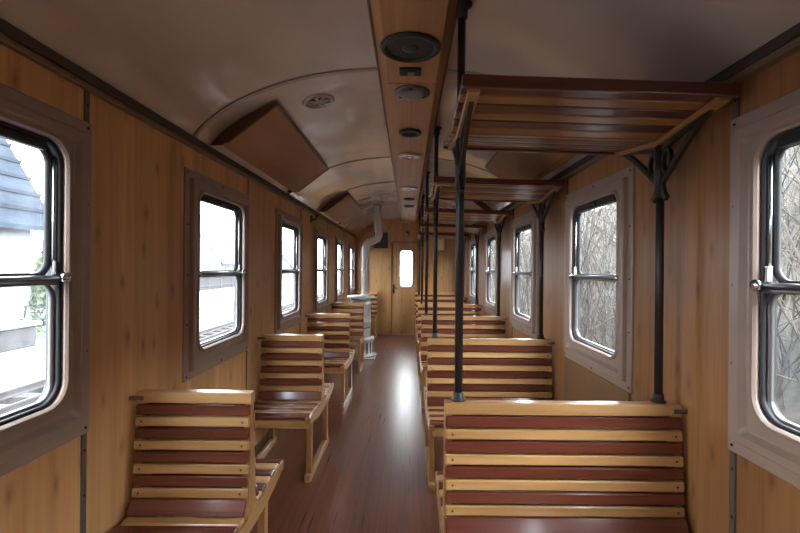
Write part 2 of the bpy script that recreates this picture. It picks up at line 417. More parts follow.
# ceiling profile (x, z)
XC = (WL+WR)/2
def ceil_z(x):
    half = (WR-WL)/2 + 0.02
    t = min(1.0, abs(x-XC)/half)
    return CORN + (EYE+1.06-CORN)*(1-t**2.3)**(1/1.45)
def ceil_profile(n=40, lo=None, hi=None):
    half = (WR-WL)/2
    out = []
    for k in range(n+1):
        a = PI*k/n
        x = XC - (half+0.02)*math.copysign(abs(math.cos(a))**0.75, math.cos(a))
        out.append((x, ceil_z(x)))
    return out
prof = ceil_profile()
mb = MB(); tb = bmesh.new()
ysamp = [Y0-0.06, 2.4, 5.6, Y1+0.1]
rows = [[tb.verts.new((x, y, z)) for x, z in prof] for y in ysamp]
top = [[tb.verts.new((XC+(x-XC)*1.06, y, z+0.09)) for x, z in prof] for y in (Y0-0.06, Y1+0.1)]
for a, d in zip(rows, rows[1:]):
    for k in range(len(prof)-1):
        f = tb.faces.new((a[k], a[k+1], d[k+1], d[k])); f.smooth = True
for k in range(len(prof)-1): tb.faces.new((top[0][k], top[1][k], top[1][k+1], top[0][k+1]))
i = mb.mi('ceiling')
bmesh.ops.recalc_face_normals(tb, faces=list(tb.faces)); mb.merge(tb, 'ceiling')
struct(mb.build('ceiling'))

# seams across the ceiling
tn = 1
def seam(y, w, drop, mat):
    global tn
    mb = MB(); tb = bmesh.new()
    pr = [(x, z) for x, z in prof if abs(x-XC) < 1.138]
    A = []
    for yy, dd in ((y, 0.0), (y, drop), (y+w, drop), (y+w, 0.0)):
        A.append([tb.verts.new((XC+(x-XC)*(1-dd/1.2), yy, z-dd)) for x, z in pr])
    for a, d in zip(A, A[1:]):
        for k in range(len(pr)-1): f = tb.faces.new((a[k], a[k+1], d[k+1], d[k]))
    mb.merge(tb, mat); struct(mb.build('trim_%d' % tn)); tn += 1
for y, w in ((0.75,0.02), (2.38,0.035), (4.3,0.035), (5.56,0.035), (7.42,0.035)): seam(y, w, 0.006, 'seam')

# cornices
for x, s in ((WL, 1), (WR, -1)):
    mb = MB()
    mb.box((x-s*0.01, Y0, CORN+0.0), (x+s*0.03, Y1, CORN+0.035), 'cornice', 0.004)
    mb.box((x-s*0.005, Y0, CORN-0.022), (x+s*0.022, Y1, CORN), 'cornice_lip', 0.005)
    struct(mb.build('trim_%d' % tn)); tn += 1
# vertical joint strips above and below the window edges
def strip(x, s, y, w, mat, skip=False):
    global tn
    mb = MB()
    for z0, z1 in ((0.1, F_CZ-F_HH), (F_CZ+F_HH, CORN-0.022)):
        mb.box((x-s*0.002, y-w/2, z0), (x+s*0.006, y+w/2, z1), mat, 0.001)
        if w > 0.01:
            z = z0+0.06
            while z < z1:
                mb.lathe([(0.005,0.005),(0.005,0.008),(0.0,0.009)], 'screw', (x, y, z), 8, 'X', flip=s); z += 0.16
    struct(mb.build('trim_%d' % tn)); tn += 1
for k, y in enumerate(LWY[1:]): strip(WL, 1, y+F_HW-(0.018 if k == 0 else 0.006), 0.024 if k == 0 else 0.007, 'strip' if k == 0 else 'joint')
for k, y in enumerate(RWY[1:]): strip(WR, -1, y+F_HW-(0.018 if k == 0 else 0.006), 0.024 if k == 0 else 0.007, 'strip' if k == 0 else 'joint')
# brown board under the second right window
mb = MB(); mb.box((WR-0.012, RWY[2]-0.44, 0.12), (WR+0.003, RWY[2]+F_HW, F_CZ-F_HH), 'wpanel', 0.002); struct(mb.build('trim_%d' % tn)); tn += 1
# baseboards
for nm, x, s in (('baseboard_left', WL, 1), ('baseboard_right', WR, -1)):
    mb = MB(); mb.box((x-s*0.002, Y0, 0), (x+s*0.018, Y1, 0.09), 'joint', 0.004); struct(mb.build(nm))

# central raceway under the ceiling
zt, zbm = EYE+1.06, EYE+0.965
xd = 0.012
mb = MB()
mb.prism([(xd-0.175, zt+0.02), (xd-0.168, zt-0.045), (xd-0.125, zbm), (xd+0.125, zbm), (xd+0.168, zt-0.045), (xd+0.175, zt+0.02)], 1, Y0, Y1, 'duct')
for y in (0.9, 2.36, 3.85, 5.4, 6.95, 8.4): mb.box((xd-0.124, y-0.0015, zbm-0.001), (xd+0.124, y+0.0015, zbm+0.002), 'cornice')
mb.box((xd-0.0015, 2.36, zbm-0.0012), (xd+0.0015, Y1, zbm+0.002), 'cornice')
for sx in (-1, 1): mb.box((xd+sx*0.172-0.006, Y0, zt-0.05), (xd+sx*0.172+0.006, Y1, zt-0.03), 'joint', 0.002)
struct(mb.build('trim_%d' % tn)); tn += 1

# end wall with door opening, and the wall behind the camera
DX0, DX1, DZ = -0.345, 0.20, 2.0
def arch_poly(x0, x1, zlow):
    xs = [x0 + (x1-x0)*k/16 for k in range(17)]
    return [(x0, zlow)] + [(x1, zlow)] + [(x, ceil_z(x)+0.02) for x in reversed(xs)]
mb = MB()
mb.prism(arch_poly(WL-0.05, DX0, 0), 1, Y1, Y1+0.06, 'pine_end')
mb.prism(arch_poly(DX1, WR+0.05, 0), 1, Y1, Y1+0.06, 'pine_end')
mb.prism(arch_poly(DX0, DX1, DZ), 1, Y1, Y1+0.06, 'pine_end')
struct(mb.build('wall_end'))
mb = MB(); mb.prism(arch_poly(WL-0.05, WR+0.05, 0), 1, Y0-0.06, Y0, 'pine_end'); struct(mb.build('wall_near'))

# end door with a rounded window
mb = MB()
def dl(hw, hh, r, y, cx, cz): return [Vector((cx+u, y, cz+v)) for u, v in rrect(hw, hh, r)]
dcx, dcz = (DX0+DX1)/2, DZ/2
wcx, wcz = -0.035, 1.435
yf, yb = Y1+0.008, Y1+0.045
mb.rings([dl((DX1-DX0)/2-0.004, DZ/2-0.003, 0.002, yf, dcx, dcz), dl(0.13, 0.39, 0.07, yf, wcx, wcz), dl(0.13, 0.39, 0.07, yb, wcx, wcz),
          dl((DX1-DX0)/2-0.004, DZ/2-0.003, 0.002, yb, dcx, dcz)], 'pine_end', close=True)
door = struct(mb.build('door_1'))
mb = MB()
mb.rings([dl(0.165,0.43,0.09,yf,wcx,wcz), dl(0.16,0.425,0.09,yf-0.012,wcx,wcz), dl(0.135,0.395,0.075,yf-0.012,wcx,wcz), dl(0.128,0.388,0.07,yf-0.004,wcx,wcz), dl(0.128,0.388,0.07,yf+0.02,wcx,wcz)], 'wframe', smooth=True)
fr = mb.build('window_frame', door)
mb = MB(); tb = bmesh.new(); tb.faces.new([tb.verts.new(p) for p in dl(0.128,0.388,0.07,yf+0.015,wcx,wcz)]); mb.merge(tb, 'glass_left'); mb.build('pane', fr)
mb = MB(); mb.box((wcx-0.128, yf+0.016, 1.33), (wcx+0.128, yf+0.022, 1.336), 'alu'); mb.box((wcx-0.128, yf+0.016, 1.37), (wcx+0.128, yf+0.022, 1.376), 'alu')
mb.build('guard_bar', fr)
mb = MB(); mb.box((DX0+0.02, yf-0.014, 0.9), (DX0+0.06, yf+0.001, 1.09), 'iron', 0.004)
mb.tube([(DX0+0.04, yf-0.01, 1.02), (DX0+0.04, yf-0.05, 1.02), (DX0+0.13, yf-0.05, 1.01)], 0.009, 'iron', 8)
mb.build('handle', door)
mb = MB(); t = 0.016
mb.box((DX0-t, Y1-0.012, 0), (DX0+0.004, Y1+0.03, DZ+t), 'joint', 0.002); mb.box((DX1-0.004, Y1-0.012, 0), (DX1+t, Y1+0.03, DZ+t), 'joint', 0.002)
mb.box((DX0, Y1-0.012, DZ-0.002), (DX1, Y1+0.03, DZ+t), 'joint', 0.002)
mb.box((DX0, Y1-0.01, 0), (DX1, Y1+0.05, 0.012), 'sill', 0.002)
struct(mb.build('trim_%d' % tn)); tn += 1

# ------------------------------------------------------------------ benches
def make_bench(width, aisle, both=True, both_front=True):
    """origin: floor, middle of the width, middle of the backrest. aisle = +1/-1 side of the aisle end. Seat to -Y faces the camera."""
    root = empty('slatted_bench')
    x0, x1 = -width/2, width/2
    HT, HS = 0.935, 0.455
    sides = (-1, 1) if both else (-1,)
    # backrest slats
    mb = MB()
    mb.box((x0, -0.023, HT-0.047), (x1, 0.023, HT), 'light', 0.006, seg=2)
    pitch = 0.0474
    ang = math.atan2(0.0322, 0.46)
    for s in sides:
        for k in range(8):
            zc = HT-0.047-0.005 - pitch*k - 0.0195
            yc = s*(0.022 + (HT-zc)*0.07)
            mat = Matrix.Translation((0, yc, zc)) @ Matrix.Rotation(s*ang, 4, 'X')
            nm = 'dark' if k % 2 == 0 else 'light'
            hh = 0.0205 if nm == 'dark' else 0.019
            mb.box((x0+0.003, -0.009, -hh), (x1-0.003, 0.009, hh), nm, 0.004, mat)
            if nm == 'light':
                for xx in (x0+0.03, x1-0.03):
                    tb = bmesh.new(); bmesh.ops.create_cone(tb, cap_ends=True, segments=8, radius1=0.005, radius2=0.004, depth=0.003)
                    mb.merge(tb, 'screw', mat @ Matrix.Translation((xx, s*0.0095, 0)) @ Matrix.Rotation(PI/2, 4, 'X'))
    mb.build('backrest', root)
    # seats
    for s in sides:
        mb = MB()
        # dark slat in the angle of back and seat
        mat = Matrix.Translation((0, s*0.074, HS+0.028)) @ Matrix.Rotation(s*math.radians(30), 4, 'X')
        mb.box((x0+0.003, -0.009, -0.031), (x1-0.003, 0.009, 0.031), 'dark', 0.004, mat)
        for k in range(6):
            y = 0.108 + 0.0655*k
            z = HS - 0.014 + 0.012*(k/5)
            if k == 5: z -= 0.004
            mat = Matrix.Translation((0, s*y, z)) @ Matrix.Rotation(s*(0.035 if k < 5 else -0.2), 4, 'X')
            mb.box((x0+0.003, -0.0285, -0.010), (x1-0.003, 0.0285, 0.010), 'light' if k % 2 == 0 else 'dark', 0.004, mat)
        mb.build('seat', root)
        mb = MB(); mb.box((x0+0.02, min(s*0.425, s*0.45), HS-0.088), (x1-0.01, max(s*0.425, s*0.45), HS-0.03), 'light', 0.004)
        mb.build('apron', root)
    # end boards
    for e in (-1, 1):
        xa, xb = (x1-0.03, x1) if e == 1 else (x0, x0+0.03)
        if e != aisle: xa, xb = xa+0.002*-e, xb+0.001*-e
        yb_ = 0.033 if both else 0.02
        mb = MB()
        mb.prism([(-0.012, HT-0.048), (0.012, HT-0.048), (yb_+0.009, HS+0.03), (yb_+0.042, HS-0.1), (-0.075, HS-0.1), (-0.042, HS+0.03)], 0, xa, xb, 'frame', 0.002)
        mb.build('end_post', root)
        mb = MB(); pr = []
        ye = 0.47 if both else 0.08
        mb.prism([(-0.47, HS-0.012), (-0.455, HS-0.002), (-0.13, HS-0.026), (ye-0.345 if both else ye, HS-0.026)] + ([(0.455, HS-0.002), (0.47, HS-0.012), (0.462, HS-0.05)] if both else [(ye, HS-0.08)]) +
                 [(0.2 if both else ye-0.02, HS-0.09), (-0.2, HS-0.09), (-0.462, HS-0.05)], 0, xa-(0.004 if aisle == e else 0), xb+(0.004 if aisle == e else 0), 'rail', 0.003)
        mb.build('seat_rail', root)
        for y in (-0.39, 0.2 if both else 0.05):
            mb = MB(); mb.box((xa-0.008 if e == 1 else xa, y-0.022, 0.05), (xb if e == 1 else xb+0.008, y+0.022, HS-0.05), 'frame', 0.004); mb.build('leg', root)
        mb = MB(); mb.box((xa-0.012 if e == 1 else xa, -0.44, 0.0), (xb if e == 1 else xb+0.012, 0.26 if both else 0.1, 0.055), 'rail', 0.006); mb.build('foot_rail', root)
    # steel tab to the wall
    mb = MB()
    xw = x0 if aisle == 1 else x1
    d = -1 if aisle == 1 else 1
    mb.box((min(xw-d*0.03, xw+d*0.03), -0.028, HT-0.035), (max(xw-d*0.03, xw+d*0.03), -0.02, HT-0.018), 'steel', 0.002)
    tab = mb.build('wall_bracket', root); tab['label'] = 'grey steel tab fixing the backrest to the wall'
    return root

LBX0, LBX1 = WL+0.03, -0.645
RBX0, RBX1 = 0.148, WR-0.02
LB = [1.888 + PITCH*k for k in range(4)] + [Y1-0.13]
RB = [1.775 + PITCH*k for k in range(5)] + [Y1-0.13]
lw, rw = LBX1-LBX0, RBX1-RBX0
benchL = make_bench(lw, 1); benchL1 = make_bench(lw, 1, both=False)
benchR = make_bench(rw, -1); benchR1 = make_bench(rw, -1, both=False)
lab_l = ['narrow striped wooden bench nearest the camera against the left wall',
         'narrow striped wooden bench on the left, second from the camera',
         'narrow striped wooden bench on the left, two in front of the stove',
         'narrow striped wooden bench directly in front of the silver stove on the left',
         'narrow striped wooden bench behind the stove, against the end wall']
lab_r = ['wide striped wooden bench nearest the camera on the right',
         'wide striped wooden bench on the right, second from the camera',
         'wide striped wooden bench on the right, third from the camera',
         'wide striped wooden bench on the right, fourth from the camera',
         'wide striped wooden bench on the right, fifth from the camera',
         'wide striped wooden bench farthest on the right, its back on the end wall']
uL = uR = False
for k, y in enumerate(LB):
    if k in (3, 4): o = benchL1 if k == 3 else copy_tree(benchL1)
    else: o = benchL if k == 0 else copy_tree(benchL)
    o.location = ((LBX0+LBX1)/2, y, 0); tag(o, lab_l[k], 'bench', 'narrow benches along the left wall')
for k, y in enumerate(RB):
    if k == 5: o = benchR1
    else: o = benchR if k == 0 else copy_tree(benchR)
    o.location = ((RBX0+RBX1)/2, y, 0); tag(o, lab_r[k], 'bench', 'wide benches along the right wall')

# ------------------------------------------------------------------ luggage racks
AX, WX = 0.205, 1.0      # pole positions in x
def make_rack():
    root = empty('luggage_rack')
    ZR = EYE+0.535        # height of the trough centre
    x0, x1 = 0.165, WR-0.05
    tilt = -0.022/(x1-x0)
    def zx(x): return tilt*(x-x0)
    mb = MB(); n = 6; hw = 0.365
    sh = Matrix.Identity(4); sh[2][0] = tilt; sh[2][3] = -tilt*x0
    for s in (-1, 1):
        a = math.atan2(0.045, hw)
        for k in range(n):
            t = (k+0.5)/n
            mat = sh @ Matrix.Translation((0, s*hw*t, ZR+0.01+0.045*t)) @ Matrix.Rotation(s*a, 4, 'X')
            nm = ('rack_light' if k % 2 == 0 else 'rack_dark')
            mb.box((x0, -0.0265, -0.010), (x1, 0.0265, 0.010), nm, 0.003, mat)
        mat = sh @ Matrix.Translation((0, s*(hw+0.006), ZR+0.056))
        mb.box((x0, -0.011, -0.022), (x1, 0.011, 0.018), 'rack_dark', 0.003, mat)
    mb.build('shelf', root)
    for x, bx in ((AX, AX+0.0), (WX, WX-0.0)):
        mb = MB()
        for s in (-1, 1):
            pts = [(0, ZR-0.022), (s*0.365, ZR+0.023), (s*0.365, ZR+0.044), (0, ZR-0.001)]
            z = zx(x)
            mb.prism([(p[0], p[1]+z) for p in pts], 0, bx-0.019, bx+0.019, 'rack_light', 0.002)
        mb.build('batten', root)
    for x, full in ((AX, True), (WX, False)):
        z0 = 0.935; zt = (ceil_z(x)-0.001) if full else ZR-0.0+zx(x)-0.022
        mb = MB(); mb.tube([(x,0,z0+0.006), (x,0,zt)], 0.016, 'iron', 14)
        pole = mb.build('pole', root)
        mb = MB(); mb.lathe([(0.03,0),(0.03,0.005),(0.021,0.008),(0.02,0.03),(0.0165,0.034)], 'iron', (x,0,z0), 16); mb.build('flange', pole)
        if full:
            mb = MB(); mb.lathe([(0.042,0),(0.042,0.008),(0.024,0.012),(0.023,0.06),(0.0165,0.064)], 'iron', (x,0,zt+0.001), 16, flip=-1); mb.build('flange', pole)
        # forged bracket in the plane along the carriage
        mb = MB(); zr = ZR+zx(x)-0.022
        th = 0.008
        def bar(pts, w):   # flat bar following pts in (y,z)
            tb = bmesh.new(); L = []
            for i, p in enumerate(pts):
                a = Vector(pts[max(i-1,0)]); c = Vector(pts[min(i+1,len(pts)-1)]); d = (c-a).normalized(); nrm = Vector((-d.y, d.x))*w/2
                q = Vector(p)
                L.append([tb.verts.new((x+dx, (q+e*nrm).x, (q+e*nrm).y)) for dx, e in ((-th,-1),(th,-1),(th,1),(-th,1))])
            for a, c in zip(L, L[1:]):
                for k in range(4): tb.faces.new((a[k], a[(k+1)%4], c[(k+1)%4], c[k]))
            tb.faces.new(L[0]); tb.faces.new(L[-1][::-1]); mb.merge(tb, 'iron')
        for s in (-1, 1):
            bar([(s*0.012, zr-0.15), (s*0.05, zr-0.122), (s*0.11, zr-0.075), (s*0.18, zr-0.025), (s*0.24, zr+0.012), (s*0.3, zr+0.045)], 0.02)
            bar([(s*0.012, zr-0.02), (s*0.15, zr+0.013), (s*0.3, zr+0.042)], 0.016)
            # scroll ring
            bar([(s*(0.048+0.026*math.cos(a)), zr-0.07+0.045*math.sin(a)) for a in [2*PI*k/14 for k in range(15)]], 0.013)
            # flared foot of the bracket
            bar([(s*0.012, zr-0.13), (s*0.018, zr-0.165), (s*0.03, zr-0.195), (s*0.046, zr-0.215)], 0.022)
        mb.tube([(x,0,zr-0.205), (x,0,zr-0.005)], 0.021, 'iron', 14)
        mb.build('bracket', root)
    return root
rack = make_rack()
lab = ['slatted luggage rack nearest the camera, above the first right-hand bench',
       'slatted luggage rack second from the camera, above the second right-hand bench',
       'slatted luggage rack third from the camera on the right',
       'slatted luggage rack fourth from the camera on the right',
       'slatted luggage rack farthest from the camera on the right']
for k in range(5):
    o = rack if k == 0 else copy_tree(rack)
    o.location = (0, RB[k]+0.015, 0); tag(o, lab[k], 'luggage rack', 'luggage racks over the right-hand benches')

# ------------------------------------------------------------------ ceiling hatches
def hatch(side, ya, yb_, label):
    s = 1 if side == 'left' else -1
    wx = WL if side == 'left' else WR
    root = empty('ceiling_hatch', (wx, (ya+yb_)/2, CORN))
    xa, za = wx+s*0.075, CORN+0.055
    xt = wx+s*0.385; zt_ = ceil_z(xt)-0.012
    L = (yb_-ya)/2
    dirv = Vector((xt-xa, 0, zt_-za)); ln = dirv.length; dirv.normalize(); nrm = Vector((dirv.z*s, 0, -dirv.x*s))
    if nrm.z > 0: nrm = -nrm
    org = Vector((xa-wx, 0, za-CORN))
    def P(t, y, d): return org + dirv*t + Vector((0, y, 0)) + nrm*d
    def slab(name, t0, t1, y0, y1, d0, d1, mat, parent):
        mb = MB(); tb = bmesh.new()
        v = [tb.verts.new(P(t, y, d)) for d in (d0, d1) for t, y in ((t0,y0),(t1,y0),(t1,y1),(t0,y1))]
        for f in ((0,1,2,3),(7,6,5,4),(0,4,5,1),(1,5,6,2),(2,6,7,3),(3,7,4,0)): tb.faces.new([v[i] for i in f])
        bmesh.ops.bevel(tb, geom=list(tb.edges), offset=0.003, segments=1, affect='EDGES')
        mb.merge(tb, mat); return mb.build(name, parent)
    slab('board', 0.03, ln, -L, L, 0.0, 0.014, 'hatch', root)
    slab('hinge_rail', 0.0, 0.032, -L, L, 0.0, 0.008, 'hatch', root)
    for nm, a in (('edge_strip', (ln-0.012, ln+0.006, -L-0.006, L+0.006)), ('edge_strip', (0.03, ln, L-0.006, L+0.01)), ('edge_strip', (0.03, ln, -L-0.01, -L+0.006))):
        slab(nm, *a, -0.004, 0.018, 'joint', root)
    for y in (-L+0.01, L-0.01):    # end plates closing the gap up to the arched ceiling
        mb = MB(); pts = [(xa-wx, za-CORN), (xt-wx, zt_-CORN)]
        for k in range(9):
            x = xt + (wx+s*0.0-xt)*k/8
            pts.append((x-wx, ceil_z(x)-CORN+0.006))
        mb.prism(pts, 1, y-0.004, y+0.004, 'joint'); mb.build('end_plate', root)
    return tag(root, label, 'ceiling hatch', 'sloping wooden hatches between wall and ceiling')
hatch('left', 2.58, 4.24, 'sloping brown wooden ceiling hatch nearest on the left, above the second window')
hatch('left', 5.7, 7.3, 'sloping brown wooden ceiling hatch farther along the left, just before the stove pipe')
hatch('right', 2.5, 4.1, 'sloping brown wooden ceiling hatch on the right between the first two racks')
hatch('right', 5.65, 7.25, 'sloping brown wooden ceiling hatch farther on the right behind the second rack')

# ------------------------------------------------------------------ fittings on the raceway and ceiling
def speaker(y, label):
    root = empty('ceiling_speaker', (xd-0.01, y, zbm))
    mb = MB(); mb.lathe([(0.132,0.001),(0.132,-0.008),(0.124,-0.014),(0.108,-0.014),(0.104,-0.006),(0.104,0.001)], 'black', n=40); mb.build('rim', root)
    mb = MB(); mb.lathe([(0.104,-0.006),(0.08,-0.003),(0.045,-0.0015),(0.04,-0.001)], 'black_grille', n=40)
    mb.build('cone', root)
    mb = MB(); mb.lathe([(0.04,-0.001),(0.036,-0.008),(0.02,-0.013),(0.0,-0.014)], 'black', n=24); mb.build('dust_cap', root)
    return tag(root, label, 'speaker')
speaker(1.97, 'large round black loudspeaker nearest the camera in the wooden ceiling strip')
root = empty('switch_plate', (xd-0.01, 2.205, zbm))
mb = MB(); mb.box((-0.053,-0.04,-0.012), (0.053,0.04,0.001), 'black', 0.004); mb.build('plate', root)
mb = MB(); mb.box((-0.012,-0.02,-0.02), (0.022,0.02,-0.011), 'plate', 0.004); mb.build('rocker', root)
tag(root, 'small black rectangular switch plate behind the near loudspeaker on the ceiling strip', 'switch')
root = empty('round_ceiling_plate', (xd, 2.475, zbm))
mb = MB(); mb.lathe([(0.1,0.001),(0.1,-0.008),(0.094,-0.014),(0.05,-0.016),(0.0,-0.017)], 'plate', n=36); mb.build('disc', root)
for a in range(3):
    mb = MB(); t = 2*PI*a/3+0.5; mb.lathe([(0.007,-0.012),(0.007,-0.017),(0.0,-0.019)], 'screw', (0.075*math.cos(t), 0.075*math.sin(t), 0), 8); mb.build('screw', root)
tag(root, 'round grey blank plate on the ceiling strip between switch and black vent', 'cover plate')
def vent_black(y, label, r=0.08):
    root = empty('round_black_vent', (xd-0.005, y, zbm))
    mb = MB(); mb.lathe([(r,0.001),(r,-0.012),(r*0.9,-0.02),(r*0.7,-0.02),(r*0.66,-0.012),(0.0,-0.01)], 'black', n=30); mb.build('rim', root)
    mb = MB()
    for k in range(-2, 3):
        h = math.sqrt(max(0.0, (r*0.66)**2-(k*r*0.24)**2)); mb.box((-h, k*r*0.24-0.003, -0.018), (h, k*r*0.24+0.003, -0.011), 'black_grille')
    mb.build('grille', root)
    return tag(root, label, 'vent')
vent_black(3.2, 'round black vent on the ceiling strip just before the first lamp')
vent_black(6.3, 'small round black vent on the ceiling strip beyond the second lamp')
vent_black(7.05, 'far small round black vent on the ceiling strip, last before the end wall')
def lamp(y, label):
    root = empty('ceiling_lamp', (xd-0.005, y, zbm))
    mb = MB(); mb.lathe([(0.1,0.001),(0.1,-0.008),(0.09,-0.018),(0.07,-0.02),(0.066,-0.012),(0.06,0.0)], 'brass', n=32); mb.build('ring', root)
    mb = MB(); mb.lathe([(0.062,-0.003),(0.05,-0.012),(0.02,-0.02),(0.0,-0.021)], 'chrome', n=28); mb.build('reflector', root)
    return tag(root, label, 'lamp')
lamp(3.88, 'round recessed metal ceiling lamp nearer the camera on the wooden strip')
lamp(5.45, 'round recessed metal ceiling lamp farther down the wooden strip')
# rosette vent on the left ceiling
vx = -0.556; vy = 2.74
vz = ceil_z(vx)
slope = (ceil_z(vx+0.05)-ceil_z(vx-0.05))/0.1
root = empty('rosette_vent', (vx, vy, vz)); root.rotation_euler = (0, -math.atan(slope), 0)
mb = MB(); mb.lathe([(0.1,0.004),(0.1,-0.006),(0.092,-0.014),(0.078,-0.014),(0.072,-0.006),(0.072,0.0)], 'brass', n=36); mb.build('ring', root)
mb = MB(); mb.lathe([(0.072,-0.001),(0.0,-0.002)], 'black', n=30); mb.build('backing', root)
for k in range(8):
    a = 2*PI*k/8; mb = MB()
    pts = [(0.022,-0.007),(0.06,-0.012),(0.072,0.0),(0.06,0.012),(0.022,0.007)]
    mb.prism([(p[0]*math.cos(a)-p[1]*math.sin(a), p[0]*math.sin(a)+p[1]*math.cos(a)) for p in pts], 2, -0.012, -0.004, 'brass'); mb.build('spoke', root)
mb = MB(); mb.lathe([(0.024,-0.004),(0.024,-0.014),(0.0,-0.018)], 'brass', n=16); mb.build('hub', root)
tag(root, 'round metal rosette vent on the left side of the ceiling', 'vent')

# coat hook on the left wall
root = empty('coat_hook', (WL, 5.3, EYE+0.56))
mb = MB(); mb.lathe([(0.045,-0.002),(0.045,0.01),(0.03,0.016),(0.0,0.018)], 'iron', n=20, axis='X'); mb.build('base_plate', root)
mb = MB(); mb.tube([(0.01,0,0.0),(0.05,0,-0.01),(0.07,0,0.02),(0.075,0,0.05)], [0.014,0.012,0.012,0.02], 'iron', 10); mb.build('hook', root)
tag(root, 'small black coat hook high on the left wall between third and fourth windows', 'hook')

# ------------------------------------------------------------------ stove
SX, SY = -0.765, 7.32
root = empty('iron_stove', (SX, SY, 0))
mb = MB(); mb.box((-0.27,-0.25,0), (0.25,0.27,0.02), 'silver', 0.005); mb.build('floor_plate', root)
mb = MB(); mb.lathe([(0.235,0.02),(0.235,0.05),(0.22,0.06),(0.215,0.27),(0.232,0.29),(0.225,0.32),(0.175,0.335)], 'silver', n=36)
for k in range(20):
    a = 2*PI*k/20
    mb.box((0.216*math.cos(a)-0.009, 0.216*math.sin(a)-0.009, 0.085), (0.216*math.cos(a)+0.009, 0.216*math.sin(a)+0.009, 0.25), 'silver_dark')
mb.build('fire_base', root)
mb = MB(); mb.lathe([(0.175,0.33),(0.165,0.35),(0.163,0.56),(0.172,0.57),(0.172,0.59),(0.163,0.6),(0.162,0.84),(0.172,0.85),(0.172,0.88),(0.155,0.9),(0.15,0.945)], 'silver', n=36); mb.build('body', root)
mb = MB(); mb.lathe([(0.16,0.94),(0.205,0.945),(0.222,0.955),(0.222,0.985),(0.21,0.998),(0.05,1.0)], 'silver', n=40); mb.build('top_plate', root)
mb = MB(); mb.box((-0.06,-0.185,0.62), (0.06,-0.15,0.8), 'silver', 0.006); mb.tube([(0.04,-0.185,0.7),(0.04,-0.21,0.7),(0.04,-0.21,0.74)], 0.007, 'iron', 8); mb.build('door', root)
mb = MB(); px = 0.075
mb.tube([(px,0,0.995),(px,0,1.76),(px+0.012,0,1.82),(px+0.05,0,1.862),(px+0.13,0,1.893),(px+0.19,0,1.925),(px+0.212,0,1.985),(px+0.205,0,2.08),(px+0.175,0,ceil_z(SX+px+0.175)-0.012)], 0.062, 'pipe', 20)
pipe = mb.build('stove_pipe', root); pipe['label'] = 'silver stove pipe with a bend, rising to the ceiling'
mb = MB(); mb.lathe([(0.0625,0),(0.07,0.004),(0.07,0.03),(0.0625,0.034)], 'pipe', (px,0,1.4), 20); mb.build('pipe_collar', pipe); mb = MB(); mb.lathe([(0.0625,0),(0.08,0.004),(0.08,0.02),(0.0625,0.03)], 'pipe', (px,0,0.998), 20); mb.build('pipe_collar', pipe)
mb = MB(); mb.tube([(0.172*math.cos(a), 0.172*math.sin(a), 0.46+0.04*math.cos(a)) for a in [2*PI*k/28 for k in range(28)]], 0.006, 'iron', 6, closed=True)
mb.build('guard_wire', root)
tag(root, 'slim silver-painted iron stove with round top plate at the far left of the aisle', 'stove')

# end wall fittings
root = empty('notice_board', (-0.59, Y1, 2.04))
mb = MB(); mb.box((-0.15,-0.02,-0.17), (0.15,0.003,0.17), 'notice', 0.003); mb.build('panel', root)
mb = MB()
mb.box((-0.15,-0.028,0.155),(0.15,-0.018,0.17),'iron'); mb.box((-0.15,-0.028,-0.17),(0.15,-0.018,-0.155),'iron'); mb.box((-0.15,-0.028,-0.16),(-0.135,-0.018,0.16),'iron'); mb.box((0.135,-0.028,-0.16),(0.15,-0.018,0.16),'iron')
mb.build('frame', root)
tag(root, 'black panel on the end wall left of the door, behind the stove pipe', 'panel')
root = empty('cream_box', (0.69, Y1, 1.97))
mb = MB(); mb.box((-0.09,-0.05,-0.13), (0.09,0.002,0.13), 'cream', 0.008); mb.build('case', root)
mb = MB(); mb.box((-0.07,-0.056,-0.11), (0.07,-0.048,0.05), 'cream', 0.004); mb.build('cover', root)
tag(root, 'small cream box on the end wall right of the door', 'electrical box')
root = empty('wall_lamp', (-0.02, Y1, 2.2))
mb = MB(); mb.lathe([(0.05,0.002),(0.05,-0.02),(0.03,-0.03)], 'brass', n=20, axis='Y'); mb.build('base', root)
mb = MB(); mb.lathe([(0.04,-0.028),(0.045,-0.06),(0.03,-0.09),(0.0,-0.1)], 'plate', n=20, axis='Y'); mb.build('lamp_shade', root)
tag(root, 'small round fixture on the end wall above the door', 'lamp')

# ------------------------------------------------------------------ outside
def noise_mat(name, stops, scale, rough=0.9, detail=8, sc3=(1,1,1)):
    m, nt, b = new_mat(name)
    mp = mapped(nt, sc3); n = N(nt,'ShaderNodeTexNoise'); n.inputs['Scale'].default_value = scale; n.inputs['Detail'].default_value = detail; n.inputs['Roughness'].default_value = 0.7
    nt.links.new(mp.outputs[0], n.inputs['Vector']); r = ramp(nt, stops); nt.links.new(n.outputs['Fac'], r.inputs['Fac'])
    nt.links.new(r.outputs[0], b.inputs['Base Color']); b.inputs['Roughness'].default_value = rough; b.inputs['Specular IOR Level'].default_value = 0.2
    return m
M['snow'] = noise_mat('snowy_ballast', [(0.3,(0.0720,0.0720,0.0720)), (0.5,(0.1440,0.1440,0.1512)), (0.7,(0.1944,0.2016,0.2160))], 0.8)
M['grass'] = noise_mat('green_grass', [(0.3,(0.0432,0.0612,0.0252)), (0.7,(0.0792,0.0972,0.0504))], 6)
M['bank'] = noise_mat('brush_bank', [(0.32,(0.0094,0.0072,0.0042)), (0.46,(0.0269,0.0210,0.0122)), (0.58,(0.0504,0.0408,0.0257)), (0.72,(0.0874,0.0750,0.0538))], 2.6, sc3=(1,1,0.6))
M['twig_pale'] = noise_mat('pale_twig', [(0.3,(0.0470,0.0396,0.0262)), (0.7,(0.1075,0.0900,0.0608))], 8)
